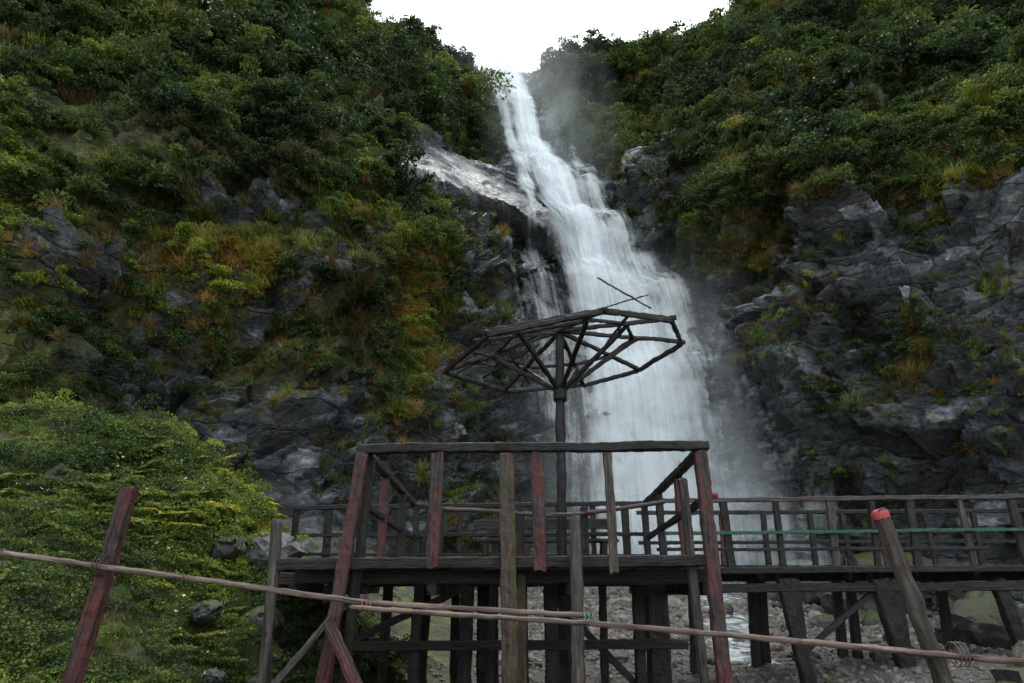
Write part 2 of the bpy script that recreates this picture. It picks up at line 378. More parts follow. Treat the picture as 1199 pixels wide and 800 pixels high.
def leafmesh(name,cen,dirs,size,mat,lv,extra=None,wid=.5):
    n=len(cen); d=dirs/np.linalg.norm(dirs,axis=1,keepdims=True)
    r=rng.normal(size=(n,3)); s=np.cross(d,r); s/=np.linalg.norm(s,axis=1,keepdims=True)
    up=np.cross(s,d); sz=size[:,None]
    a=cen-d*sz*.5; b=cen+s*sz*wid*.5+up*sz*.08; c=cen+d*sz*.5-up*sz*.12; e=cen-s*sz*wid*.5+up*sz*.08
    v=np.stack([a,b,c,e],1).reshape(-1,3); f=np.arange(4*n).reshape(-1,4)
    me=bpy.data.meshes.new(name)
    vv=v; ff=[tuple(map(int,q)) for q in f]; lvv=np.repeat(lv,4)
    mats=[mat]; mi=[0]*n
    if extra:
        ev,ef,em=extra; o=len(vv); vv=np.concatenate([vv,ev]); ff+= [tuple(int(k)+o for k in q) for q in ef]
        lvv=np.concatenate([lvv,np.zeros(len(ev))]); mats.append(em); mi+=[1]*len(ef)
    me.from_pydata(vv.tolist(),[],ff)
    for q in mats: me.materials.append(q)
    me.polygons.foreach_set('material_index',mi)
    at=me.attributes.new('lv','FLOAT_COLOR','POINT')
    at.data.foreach_set('color',np.stack([lvv]*3+[np.ones(len(lvv))],1).astype(np.float32).ravel())
    return bpy.data.objects.new(name,me)
def tube(p,r,k=6):
    p=np.array(p,float); v=[];f=[]
    for i in range(len(p)):
        t=p[min(i+1,len(p)-1)]-p[max(i-1,0)]; t/=np.linalg.norm(t)+1e-9
        a=np.cross(t,[.3,.9,.1]); a/=np.linalg.norm(a); b=np.cross(t,a)
        for j in range(k):
            an=2*math.pi*j/k; v.append(p[i]+r[i]*(a*math.cos(an)+b*math.sin(an)))
    for i in range(len(p)-1):
        for j in range(k): f.append((i*k+j,i*k+(j+1)%k,(i+1)*k+(j+1)%k,(i+1)*k+j))
    return np.array(v),f
BARK=plain('bark',(.05,.04,.03),.8)
M_dark=leaf_mat('shrub_leaves_dark',(.009,.022,.009),(.037,.072,.022),(.09,.13,.035))
M_lite=leaf_mat('shrub_leaves_light',(.025,.05,.012),(.092,.15,.030),(.22,.26,.055))
M_och=leaf_mat('dry_grass',(.05,.04,.012),(.15,.105,.036),(.28,.20,.075))
M_grn=leaf_mat('green_grass',(.03,.055,.01),(.11,.155,.028),(.25,.26,.05))
def bush(name,mat,n,ls,flat=.75,lobes=9,wid=.5):
    cs=rng.normal(size=(lobes,3))*np.array([.5,.5,.38]); cs[:,2]=np.abs(cs[:,2])*1.1
    rr=rng.uniform(.25,.5,lobes)
    k=rng.integers(0,lobes,n); d=rng.normal(size=(n,3)); d/=np.linalg.norm(d,axis=1,keepdims=True)
    d[:,2]=np.where(d[:,2]<-.2,-d[:,2],d[:,2])
    rad=rr[k]*rng.uniform(.55,1.12,n)
    c=cs[k]+d*rad[:,None]; c[:,2]*=flat
    dirs=d*.8+rng.normal(size=(n,3))*.55; dirs[:,2]-=.15
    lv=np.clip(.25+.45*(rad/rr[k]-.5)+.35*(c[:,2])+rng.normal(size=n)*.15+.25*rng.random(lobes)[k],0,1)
    ev=[];ef=[]
    for q in range(5):
        tv,tf=tube([[0,0,-.4],cs[q]*.5,cs[q]*np.array([1,1,flat])],[.04,.025,.01],4)
        o=sum(len(x) for x in ev); ev.append(tv); ef+=[tuple(z+o for z in t) for t in tf]
    return leafmesh(name,c,dirs,rng.uniform(.6,1.3,n)*ls,mat,lv,(np.concatenate(ev),ef,BARK),wid)
def tuft(name,mat,n,L=1.,w=.03,droop=1.):
    v=[];f=[];lv=[]
    for q in range(n):
        an=rng.uniform(0,6.283); ln=L*rng.uniform(.5,1.1); o=rng.normal(size=2)*.16
        dx,dy=math.cos(an),math.sin(an); sx,sy=-dy*w,dx*w; sp=rng.uniform(.15,.6)
        b=len(v); c=rng.random()
        for t in (0,.35,.7,1):
            r=sp*ln*t*(1+.4*t*droop); h=ln*(t*.95-.55*droop*sp*t*t*1.5)
            ww=(1-t*.85)
            px,py=o[0]+dx*r,o[1]+dy*r
            v+=[(px-sx*ww,py-sy*ww,h),(px+sx*ww,py+sy*ww,h)]; lv+=[c,c]
        for t in range(3): f.append((b+2*t,b+2*t+1,b+2*t+3,b+2*t+2))
    me=bpy.data.meshes.new(name); me.from_pydata(v,[],f); me.materials.append(mat)
    at=me.attributes.new('lv','FLOAT_COLOR','POINT'); lv=np.array(lv)
    at.data.foreach_set('color',np.stack([lv]*3+[np.ones(len(lv))],1).astype(np.float32).ravel())
    return bpy.data.objects.new(name,me)
def herb(name,mat,n=260):
    r=np.sqrt(rng.random(n))*.8; a=rng.uniform(0,6.283,n)
    c=np.stack([r*np.cos(a),r*np.sin(a),.2*(1-r*r)+rng.uniform(-.03,.10,n)],1)
    d=rng.normal(size=(n,3)); d[:,2]*=.35
    return leafmesh(name,c,d,rng.uniform(.06,.15,n),mat,np.clip(rng.normal(size=n)*.2+.45+c[:,2]*.7,0,1),None,.7)
def fern(name,mat,nf=9):
    cen=[];dr=[];sz=[];lv=[]
    for q in range(nf):
        an=q*6.283/nf+rng.normal()*.3; L=rng.uniform(.7,1.1); c0=rng.random()
        for t in np.linspace(.12,1,22):
            r=L*t*.85; h=L*(.75*t-.62*t*t)
            p=np.array([math.cos(an)*r,math.sin(an)*r,h])
            for sg in (-1,1):
                sd=np.array([-math.sin(an)*sg,math.cos(an)*sg,-.15])+np.array([math.cos(an),math.sin(an),0])*.4
                s=.26*math.sin(math.pi*min(1,t*.9+.1))+.04
                cen.append(p+sd*s*.45); dr.append(sd); sz.append(s); lv.append(c0)
    return leafmesh(name,np.array(cen),np.array(dr),np.array(sz),mat,np.array(lv),None,.24)
def tree(name,mat,H=4.,n=1500):
    ev=[];ef=[];tips=[]
    def add(p,r):
        tv,tf=tube(p,r,6); o=sum(len(x) for x in ev); ev.append(tv); ef.extend([tuple(z+o for z in t) for t in tf])
    bend=rng.normal(size=2)*.25
    tr=[np.array([bend[0]*t*t,bend[1]*t*t,H*t*.9-.4]) for t in np.linspace(0,1,7)]
    add(tr,np.linspace(.11,.025,7))
    for q in range(11):
        t=rng.uniform(.3,.98); b=tr[int(t*6)]; an=rng.uniform(0,6.28); ln=H*rng.uniform(.18,.36)*(1.2-t*.6)
        e=b+np.array([math.cos(an)*ln,math.sin(an)*ln,ln*rng.uniform(.2,.7)])
        m=(b+e)/2+rng.normal(size=3)*.08; add([b,m,e],[.045,.03,.012]); tips+=[e,m*.4+e*.6]
    tips.append(tr[-1]); tips=np.array(tips); k=rng.integers(0,len(tips),n)
    rr=rng.uniform(.3,.62,len(tips))*H/4
    d=rng.normal(size=(n,3)); d/=np.linalg.norm(d,axis=1,keepdims=True)
    rad=rr[k]*rng.uniform(.3,1.1,n); c=tips[k]+d*rad[:,None]*np.array([1,1,.6])
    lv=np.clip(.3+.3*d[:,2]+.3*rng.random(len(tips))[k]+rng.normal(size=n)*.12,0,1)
    return leafmesh(name,c,d+rng.normal(size=(n,3))*.5,rng.uniform(.1,.2,n),mat,lv,(np.concatenate(ev),ef,BARK))
def rot_rand(n,t=.25): return np.stack([rng.normal(size=n)*t,rng.normal(size=n)*t,rng.uniform(0,6.283,n)],1)
vis=ss(46,34,np.abs(cX))*ss(-5,2,cY)*ss(62,50,cY)
dist=np.sqrt(cX**2+cY**2+cZ**2)
bare=(1-np.clip(ccor*1.5,0,1))*(1-np.clip(cpale*2.5,0,1))
shr=ccl*vis*np.clip(cveg*1.5-.45,0,1)*bare
dens=shr*(.3+ss(-.35,.25,cmed))*(30/np.clip(dist,14,60))**1.2
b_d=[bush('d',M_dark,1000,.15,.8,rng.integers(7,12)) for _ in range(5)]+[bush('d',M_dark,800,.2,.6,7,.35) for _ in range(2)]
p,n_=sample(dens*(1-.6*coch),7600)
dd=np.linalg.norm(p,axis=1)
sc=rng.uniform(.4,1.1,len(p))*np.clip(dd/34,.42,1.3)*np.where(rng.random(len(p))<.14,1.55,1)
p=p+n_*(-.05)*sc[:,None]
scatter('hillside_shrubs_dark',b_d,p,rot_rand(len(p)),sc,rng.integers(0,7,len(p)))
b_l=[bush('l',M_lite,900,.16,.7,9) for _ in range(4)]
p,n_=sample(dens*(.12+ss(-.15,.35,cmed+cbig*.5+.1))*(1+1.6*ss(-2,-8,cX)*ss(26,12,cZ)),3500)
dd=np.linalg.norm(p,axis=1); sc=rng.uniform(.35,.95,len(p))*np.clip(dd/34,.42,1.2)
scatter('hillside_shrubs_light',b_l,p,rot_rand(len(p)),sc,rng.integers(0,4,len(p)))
t_o=[tuft('o',M_och,90,1.,.016,1.3) for _ in range(3)]+[tuft('g',M_grn,90,1.,.016,1.2)]
w=ccl*vis*bare*(coch*1.3+.08)*(.02+np.clip(cveg*1.3-.2,0,1))*(26/np.clip(dist,14,60))
p,n_=sample(w,7500); sc=rng.uniform(.35,.85,len(p))*np.clip(np.linalg.norm(p,axis=1)/26,.6,1.5)
r=np.stack([rng.uniform(.3,1.1,len(p)),rng.normal(size=len(p))*.2,rng.normal(size=len(p))*.5],1)
scatter('dry_cliff_grass',t_o,p,r,sc,rng.choice(4,len(p),p=[.22,.21,.17,.40]))
w=ccl*vis*(1-np.clip(ccor*1.2,0,1))*crk*ss(-.15,.35,cmed)*(20/np.clip(dist,14,60))*(1-.97*cpale)
p,n_=sample(w,2900)
scatter('rock_crevice_plants',[bush('c',M_lite,300,.17,.7,6),bush('c',M_dark,300,.17,.7,6),t_o[0].copy(),t_o[3].copy()],p,rot_rand(len(p),.4),rng.uniform(.12,.5,len(p)),rng.choice(4,len(p),p=[.22,.33,.27,.18]))
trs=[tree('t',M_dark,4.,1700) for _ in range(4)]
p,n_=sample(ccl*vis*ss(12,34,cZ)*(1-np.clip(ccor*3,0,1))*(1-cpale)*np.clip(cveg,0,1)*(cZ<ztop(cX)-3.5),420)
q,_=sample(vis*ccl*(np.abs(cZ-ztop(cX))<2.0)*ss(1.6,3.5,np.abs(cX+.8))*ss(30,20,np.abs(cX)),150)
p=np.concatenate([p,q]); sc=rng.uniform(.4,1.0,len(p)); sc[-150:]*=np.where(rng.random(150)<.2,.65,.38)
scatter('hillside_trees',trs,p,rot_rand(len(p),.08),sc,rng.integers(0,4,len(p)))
# near bank plants
nb=(1-ccl)*ss(1.2,2.6,-cX)*ss(14,9,-cX)*ss(1.5,3,cY)*ss(13.6,12.2,cY)
b_n=[bush('n',M_lite,420,.10,.6,7,.6) for _ in range(3)]+[bush('n',M_dark,420,.11,.6,7,.6) for _ in range(2)]
up=ss(7.8,9.2,cY)*ss(2.4,4.4,-cX)
gap=ss(-.22,.12,cmed+.3*cbig)
p,_=sample(nb*(.05+gap*.22+1.1*up*gap),2000)
sc=rng.uniform(.10,.26,len(p))*(1+.9*ss(8,9.5,p[:,1])*rng.random(len(p)))
scatter('bank_plants',b_n,p,rot_rand(len(p)),sc,rng.choice(5,len(p),p=[.15,.15,.14,.28,.28]))
p,_=sample(nb*(.10+.9*ss(-.15,.25,cmed)),3800)
scatter('bank_ground_cover',[herb('h',M_grn),herb('h',M_lite),herb('h',M_dark)],p,rot_rand(len(p),.3),rng.uniform(.12,.34,len(p)),rng.choice(3,len(p),p=[.45,.3,.25]))
p,_=sample(nb*(.12+1.2*up)*ss(-.1,.3,cbig+cmed),200)
scatter('bank_ferns',[fern('f',M_grn) for _ in range(3)],p,rot_rand(len(p),.2),rng.uniform(.2,.55,len(p)),rng.integers(0,3,len(p)))
t_n=[tuft('m',M_grn,60,.5,.012,1.) for _ in range(3)]+[tuft('m',M_och,50,.5,.012,1.)]
p,_=sample(nb*(.4+ss(-.3,.3,-cmed)),7000)
scatter('bank_grass',t_n,p,rot_rand(len(p),.35),rng.uniform(.06,.30,len(p)),rng.choice(4,len(p),p=[.28,.28,.2,.24]))
FLW=plain('white_petals',(.8,.8,.76),.6)
fv=[];ff=[]
for q in range(5):
    a=q*1.2566; b=len(fv)
    fv+=[(0,0,0),(math.cos(a-.4)*.7,math.sin(a-.4)*.7,.2),(math.cos(a)*1,math.sin(a),.1),(math.cos(a+.4)*.7,math.sin(a+.4)*.7,.2)]; ff.append((b,b+1,b+2,b+3))
flo=mk('flower',fv,ff,FLW,link=False)
p,_=sample(nb*ss(-.1,.3,cmed)*ss(6,8,cY),380); p[:,2]+=rng.uniform(.1,.35,len(p))
scatter('white_flowers',[flo],p,rot_rand(len(p),.6),rng.uniform(.012,.026,len(p)),np.zeros(len(p)))
# stones
import bmesh
def stone(name,seed,mat,sub=3,link=False,amp=.35,sq=(1,1,.7),ang=.9):
    bm=bmesh.new(); bmesh.ops.create_icosphere(bm,subdivisions=sub,radius=1)
    v=np.array([a.co[:] for a in bm.verts]); f=[[q.index for q in a.verts] for a in bm.faces]; bm.free()
    fa,_=facets(v*1.1+seed*9.7,seed,.5); v=v*(1+amp*.55*fa*ang+amp*.5*fbm(v*1.2+seed*3.1,3,seed)+.05*fbm(v*5+seed,3,seed))[:,None]*np.array(sq)
    return mk(name,v,f,mat,False,link)
SG=stone_mat('river_gravel',(.05,.044,.04),(.15,.136,.126),(.30,.28,.27))
SB=stone_mat('boulder_rock',(.010,.011,.012),(.032,.034,.038),(.095,.10,.11),.6)
SW=stone_mat('bare_rock',(.025,.025,.027),(.08,.084,.09),(.2,.21,.22),.3)
pb=[stone('p',k+1,SG,2,amp=.25) for k in range(6)]
p,_=sample(cgr*vis*(12/np.clip(cY,6,40))**.5,15000)
sc=.018+.055*rng.random(len(p))**3+.16*(rng.random(len(p))<.02)*rng.random(len(p))
sc*=np.clip(p[:,1]/12,.8,1.6)
scatter('river_gravel',pb,p,rot_rand(len(p),.5),sc,rng.integers(0,6,len(p)))
rb=[stone('r',k+20,SB,3) for k in range(5)]
p,_=sample((1-ccl)*(.45*ss(1,3,-cX)*ss(7,5,-cX)*ss(-.1,.3,cmed)+1.0*ss(6,9,cX)*ss(18,12,cX)+.12*cgr)*ss(4,6,cY),420)
sc=.05+.24*rng.random(len(p))**2.2*np.where(p[:,0]>5,1.3,.7)
scatter('scattered_rocks',rb,p,rot_rand(len(p),.4),sc,rng.integers(0,5,len(p)))
def boulder(x,y,s,seed,mat=SB,dz=.0,sq=(1.2,1,.75)):
    o=stone('boulder',seed,mat,4,True,.4,sq); o.scale=(s,)*3; o.rotation_euler=(0.1*seed%.4,0,seed*1.7)
    o.location=(x,y,float(G0(np.array([x]),np.array([y]))[0])+dz); return o
boulder(-3.35,9.9,.40,61,SW,.4); boulder(-3.75,9.4,.24,62,SW,.25); boulder(-3.1,9.1,.2,63,SB,.12); boulder(-3.5,8.4,.17,64,SB,.08)
boulder(-2.7,8.2,.14,65,SB,.06); boulder(-3.0,7.6,.12,75,SB,.04); boulder(6.0,8.9,.42,66,SB,-.08); boulder(6.9,9.6,.5,67,SB,-.05); boulder(7.9,10.3,.6,68,SB,.0); boulder(5.0,9.0,.25,69,SB,-.03)
boulder(9.,14.,1.0,71,SB,.0); boulder(9.6,18.5,1.3,72,SB,.3,(1.4,1,.7)); boulder(8.3,20.5,.8,73,SB,.2)
# ------------------------------------------------------------ waterfall
WM=water_mat(); MM=mist_mat()
strands=[
 ([2,4.8,9,13.8,18.5,22,26.6,30,37,42.6],[5.5,5.6,5.7,5.3,4.2,3.3,2.0,1.2,.5,-1.0],[2.6,2.4,2.0,1.8,1.45,1.2,.9,.74,.75,1.1],1.3),
 ([2,4.8,9,13.8,18.5,22,26.6,29],[8.5,8.4,8.1,7.5,6.4,5.4,4.6,3.8],[1.6,1.5,1.4,1.2,.95,.65,.4,.15],.66),
 ([2,4.8,9,13.8,17.0,18.6],[3.3,3.1,2.4,1.6,1.2,1.2],[1.1,1.1,1.2,1.4,1.2,.5],.36),
 ([20,24,26.6,30,37,42.6],[1.0,.7,.5,.0,-.9,-2.2],[.3,.5,.5,.5,.6,.7],.6),
 ([11,13.8,18.5,22,26,28.5],[6.6,6.4,5.4,4.6,3.4,2.6],[.5,.9,.9,.9,.7,.2],.52)]
def fdens(x,z):
    d=np.zeros_like(x)
    for zt,xt,wt,s in strands:
        c=I(z,zt,xt); w=I(z,zt,wt); on=ss(zt[-1]+.8,zt[-1]-.6,z) if zt[-1]<40 else 1
        lo=ss(zt[0]-2.5,zt[0]+1.2,z) if zt[0]>5 else 1
        d=np.maximum(d,s*np.exp(-(((x-c)/(w*1.15))**2)**1.3)*on*lo)
    return d
def ribbon(name,off,mul,parent,ph,z1=42.6,mat=WM,jit=.2):
    zz=np.linspace(1.9,z1,260); uu=np.linspace(0,1,90)
    Zg,Ug=np.meshgrid(zz,uu,indexing='ij'); l=I(Zg,FZ,FL)-1.3; r_=I(Zg,FZ,FR)+1.
    Xg=l+(r_-l)*Ug; x=Xg.ravel(); z=Zg.ravel()
    y=profy(x,z)-off-jit*(fbm(np.stack([x*.9,z*.15,z*0+ph],1),3,80)+.3)
    d=np.clip(fdens(x,z)*mul,0,1.4)
    V_=np.stack([x,y,z],1)
    o=fastmesh(name,V_,gridfaces(len(zz),len(uu)),mat,True); o.parent=parent
    a=o.data.attributes.new('flow','FLOAT_VECTOR','POINT')
    cx=I(z,strands[0][0],strands[0][1])
    a.data.foreach_set('vector',np.stack([x-cx*.75+ph*7.3,z+ph*3,np.full(len(x),ph)],1).astype(np.float32).ravel())
    a=o.data.attributes.new('dens','FLOAT','POINT'); a.data.foreach_set('value',d.astype(np.float32)); return o
wf=bpy.data.objects.new('waterfall',None); S.collection.objects.link(wf)
ribbon('water_sheet',.4,1.05,wf,0.); ribbon('water_veil',.85,.78,wf,1.3,jit=.4)
ribbon('water_spray_veil',1.3,.55,wf,2.1,z1=41,jit=.5)
def mistsheet(cx,cy,cz,rx,rz,dn,name):
    u=np.linspace(-1,1,30); A,B=np.meshgrid(u,u,indexing='ij'); x=A.ravel(); z=B.ravel()
    d=np.clip(1-np.sqrt(x*x+z*z),0,1)**1.5*dn
    V_=np.stack([cx+x*rx,cy-1.2*(1-x*x)+.4*np.sin(z*3+cx),cz+z*rz],1)
    o=fastmesh(name,V_,gridfaces(30,30),MM,True); o.parent=wf
    a=o.data.attributes.new('dens','FLOAT','POINT'); a.data.foreach_set('value',d.astype(np.float32))
for k,(a,b,c,d,e,f) in enumerate([(5.5,25.3,4,6,5.5,.75),(6.3,24.3,3.4,5.5,4,.65),(4.6,26,8,5.5,7,.45),(7,26,9,4.5,7,.45),(2.5,35,28,5,8,.45),(.4,41.5,38.5,6,7,.6)]):
    mistsheet(a,b,c,d,e,f,'spray_mist_%d'%k)
def stream():
    yy=np.linspace(13,27.5,60); u=np.linspace(-1,1,16); A,B=np.meshgrid(yy,u,indexing='ij'); y=A.ravel(); b=B.ravel()
    c=5.2+.8*np.sin(y*.35); w=I(y,[13,20,25,27.5],[.5,.8,2.4,3.4]); x=c+b*w
    z=G0(x,y)+.05-.10*np.abs(b)**2+.05*fbm(np.stack([x*2,y*2,x*0],1),3,4)
    m,nt=newmat('stream_water'); pos=N(nt,'ShaderNodeNewGeometry').outputs['Position']
    n=noise(nt,pos,2.5,6,.7,.5)
    out(nt,bsdf(nt,ramp(nt,n,[(.42,(.06,.07,.07)),(.6,(.6,.66,.68))]),.15,bump(nt,n,.5,.1)))
    return fastmesh('stream',np.stack([x,y,z],1),gridfaces(60,16),m,True)
stream()
# ------------------------------------------------------------ timber
W_dark=wood_mat('timber_dark',(.014,.0115,.0105),(.003,.0025,.0025),(.032,.013,.013),.25)
W_red=wood_mat('timber_red',(.055,.040,.036),(.007,.005,.005),(.125,.036,.038),.62)
W_grey=wood_mat('timber_grey',(.072,.060,.054),(.010,.008,.007),(.08,.038,.035),.25)
W_moss=wood_mat('timber_mossy',(.065,.042,.030),(.008,.006,.005),None,0,.45)
W_deck=wood_mat('deck_boards',(.03,.024,.019),(.006,.005,.004),(.035,.022,.018),.3,.2)
W_bam=wood_mat('rail_pole_wood',(.18,.13,.112),(.045,.027,.024),(.13,.055,.05),.4)
W_grn=wood_mat('timber_green',(.03,.09,.06),(.01,.03,.02),(.03,.14,.09),.7)
cnt=[0]
def beam(name,p0,p1,w,h,mat,parent=None,rnd=False,taper=1.,wob=.012,roll=0.,bend=(0,0,0)):
    cnt[0]+=1; sd=cnt[0]
    p0=np.array(p0,float);p1=np.array(p1,float); L=np.linalg.norm(p1-p0); t=(p1-p0)/L
    ref=np.array([0,0,1.]) if abs(t[2])<.8 else np.array([0,1.,0])
    a=np.cross(t,ref); a/=np.linalg.norm(a); b=np.cross(a,t)
    if roll: a,b=a*math.cos(roll)+b*math.sin(roll),b*math.cos(roll)-a*math.sin(roll)
    n=max(4,int(L/.05))
    if rnd: sec=[(math.cos(q*math.pi/6)*.5,math.sin(q*math.pi/6)*.5) for q in range(12)]
    else:
        c=.41; sec=[(-.5,-c),(-c,-.5),(-.15,-.5),(.15,-.5),(c,-.5),(.5,-c),(.5,-.1),(.5,.15),(.5,c),(c,.5),(.1,.5),(-.2,.5),(-c,.5),(-.5,c),(-.5,.1),(-.5,-.15)]
    k=len(sec); v=[];g=[]; bd=np.array(bend,float)
    for i in range(n+1):
        s=i/n; ctr=p0+(p1-p0)*s+bd*(4*s*(1-s)); tp=1+(taper-1)*s
        for (u,q) in sec: v.append(ctr+a*u*w*tp+b*q*h*tp); g.append((u*w,q*h,s*L+sd*3.7))
    v=np.array(v); g=np.array(g)
    d1=np.stack([fbm(v*1.3+sd*5,2,q) for q in (1,2,3)],1)*wob*.7
    d2=np.stack([fbm(v*np.array([14,14,9])+sd*5,4,q,.6) for q in (5,6,7)],1)*min(wob*1.2,.018)
    v=v+d1+d2
    e=rng.uniform(-.02,.02,k)*min(1,L); v[:k]+=t*e[:,None]; v[-k:]+=t*rng.uniform(-.02,.02,k)[:,None]
    f=[(i*k+j,i*k+(j+1)%k,(i+1)*k+(j+1)%k,(i+1)*k+j) for i in range(n) for j in range(k)]
    f.append(tuple(range(k))[::-1]); f.append(tuple(n*k+j for j in range(k)))
    o=mk(name,v,f,mat,rnd,True,parent)
    at=o.data.attributes.new('grain','FLOAT_VECTOR','POINT'); at.data.foreach_set('vector',(g+sd*.37).astype(np.float32).ravel())
    return o
def gz(x,y): return float(G0(np.array([float(x)]),np.array([float(y)]))[0])-.15
pf=bpy.data.objects.new('wooden_viewing_platform',None); S.collection.objects.link(pf)
DZ=1.86; RZ=2.99; Y0=7.15; Y1=11.7
B=lambda *a,**k: beam(*a,parent=pf,**k)
def xleft(y): return float(I(y,[Y0,Y1],[-2.3,-3.6]))
B('front_beam',(-2.32,Y0,DZ-.02),(2.0,Y0,DZ+.02),.1,.11,W_dark)
B('front_joist',(-2.25,Y0+.35,DZ-.13),(2.0,Y0+.35,DZ-.13),.1,.14,W_dark)
for k,y in enumerate((8.6,10.1,Y1)): B('cross_beam',(xleft(y)-.03,y,DZ-.14),(2.3,y,DZ-.14),.11,.14,W_dark)
for x0 in (-2.2,-.8,.6,1.95): B('long_joist',(x0,Y0+.1,DZ-.25),(x0,Y1+.1,DZ-.25),.1,.12,W_dark)
yy=Y0+.16
while yy<Y1:
    w=rng.uniform(.13,.19); xl=xleft(yy)
    if rng.random()>.07: B('deck_board',(xl+rng.uniform(-.08,.08),yy+w/2,DZ-.01+rng.uniform(-.006,.006)),(2.05+rng.uniform(-.1,.08),yy+w/2,DZ-.01),w*.94,.035,W_deck,wob=.006)
    yy+=w
B('top_rail',(-1.62,Y0,RZ+.01),(2.06,Y0-.02,RZ+.03),.13,.095,W_dark,wob=.016)
B('corner_post',(-1.86,Y0-.1,gz(-1.8,Y0)),(-1.56,Y0-.02,RZ-.05),.12,.12,W_red,wob=.016)
B('corner_post_b',(-1.66,Y0+.12,gz(-1.6,Y0)),(-1.50,Y0+.12,RZ-.05),.09,.09,W_dark)
B('corner_post',(2.0,Y0-.08,gz(2,Y0)),(1.97,Y0-.02,RZ-.04),.13,.11,W_red,wob=.016)
B('corner_post_b',(1.86,Y0+.1,gz(2,Y0)),(1.80,Y0+.12,RZ-.3),.08,.1,W_grey)
B('rail_post',(-.79,Y0-.04,DZ-.05),(-.77,Y0-.03,RZ-.04),.13,.05,W_red,wob=.016)
B('rail_post',(-.02,Y0-.12,gz(0,Y0)),(-.04,Y0-.04,RZ-.05),.15,.13,W_moss,wob=.035)
B('rail_post',(.28,Y0-.04,DZ-.08),(.27,Y0-.03,RZ-.04),.13,.05,W_red,wob=.02)
B('rail_post',(1.01,Y0-.03,DZ-.1),(1.0,Y0-.02,RZ-.04),.09,.05,W_grey)
B('short_post',(.60,Y0-.2,gz(.6,7)),(.63,Y0-.16,2.27),.12,.11,W_grey,wob=.035,rnd=True)
B('side_post',(-2.30,Y0-.05,gz(-2.3,7)),(-2.38,Y0,2.27),.11,.11,W_grey,wob=.03,rnd=True)
B('brace',(-2.35,Y0-.3,.55),(-1.72,Y0-.15,1.35),.06,.06,W_grey,wob=.02)
B('brace',(-1.72,Y0-.25,1.3),(-1.2,Y0-.5,.55),.14,.05,W_red,wob=.02)
B('side_rail',(-1.55,Y0+.1,RZ-.03),(-1.65,Y1,RZ-.02),.1,.08,W_dark)
B('side_rail',(1.97,Y0+.1,RZ-.03),(2.25,Y1,RZ-.02),.1,.08,W_dark)
B('side_mid_rail',(1.95,Y0+.1,2.45),(2.25,Y1,2.42),.07,.07,W_dark)
B('side_mid_rail',(-1.58,Y0+.1,2.45),(-1.65,Y1,2.42),.07,.07,W_dark)
for k in range(1,4):
    y=Y0+(Y1-Y0)*k/3
    B('side_rail_post',(-1.58,y,DZ),(-1.6,y,RZ-.05),.1,.1,W_red if k==1 else W_dark)
    B('side_rail_post',(2.05+.06*k,y,DZ),(2.03+.06*k,y,RZ-.05),.1,.1,W_red if k==1 else W_dark)
B('back_rail',(-3.65,Y1,RZ-.1),(2.3,Y1,RZ-.02),.08,.07,W_dark)
B('back_mid_rail',(-3.65,Y1,2.45),(2.3,Y1,2.47),.06,.06,W_dark)
B('back_low_rail',(-3.65,Y1,2.15),(2.3,Y1,2.12),.05,.05,W_dark)
for x in np.arange(-3.6,2.3,.55): B('back_post',(x,Y1+.03,DZ-.1),(x+rng.uniform(-.03,.03),Y1+.03,RZ-.05+rng.uniform(-.05,.06)),rng.uniform(.08,.13),.08,W_dark if rng.random()<.8 else W_red)
hp=[(-1.0,9.3,2.62),(.0,9.2,2.56),(.45,9.1,2.50),(.95,9.1,2.53),(1.95,8.9,2.66)]
for a,b in zip(hp[:-1],hp[1:]): B('branch_handrail',a,b,.055,.055,W_grey,rnd=True)
for x in (-.95,.1,.95): B('inner_post',(x,9.25,DZ),(x,9.22,2.62),.1,.1,W_dark)
B('bench_seat',(-.6,10.9,DZ+.45),(1.6,10.9,DZ+.45),.35,.05,W_dark)
B('bench_back',(-.6,11.1,DZ+.7),(1.6,11.1,DZ+.72),.04,.16,W_dark)
for x in (-.4,1.4): B('bench_leg',(x,10.9,DZ),(x,10.9,DZ+.42),.09,.3,W_dark)
for x,y,w in ((-1.1,8.6,.12),(-.55,9.1,.16),(-.25,9.1,.1),(.15,10.1,.13),(.45,8.6,.16),(.62,8.9,.1),(1.5,8.7,.12),(1.75,8.9,.26),(-2.2,10.1,.13),(-.9,11.5,.13),(.9,11.5,.13),(2.2,11.5,.14),(-3.4,11.5,.13),(1.25,10.1,.1),(-1.7,10,.12),(-.35,10.6,.3),(-1.3,10.8,.2)):
    B('support_post',(x+rng.uniform(-.04,.04),y,gz(x,y)),(x,y,DZ-.1),w,w,W_dark,wob=.025)
B('support_post',(.1,Y0+.3,gz(0,7.4)),(.1,Y0+.3,DZ-.1),.09,.09,W_moss)
B('under_brace',(-2.2,8.6,.9),(-.5,9.1,DZ-.2),.08,.08,W_dark); B('under_brace',(1.7,8.7,.3),(.4,8.8,DZ-.25),.08,.08,W_dark)
B('low_tie_beam',(-2.2,8.5,1.0),(2.0,8.5,1.02),.09,.1,W_dark)
wk=bpy.data.objects.new('wooden_walkway',None); S.collection.objects.link(wk)
B=lambda *a,**k: beam(*a,parent=wk,**k)
XE=13
B('edge_beam',(2.1,11.3,DZ+.02),(XE,11.25,DZ+.10),.12,.10,W_dark)
B('lower_beam',(2.3,11.35,1.62),(XE,11.3,1.68),.12,.13,W_dark)
B('back_beam',(2.1,12.9,DZ-.05),(XE,12.9,DZ),.12,.16,W_dark)
x=2.4
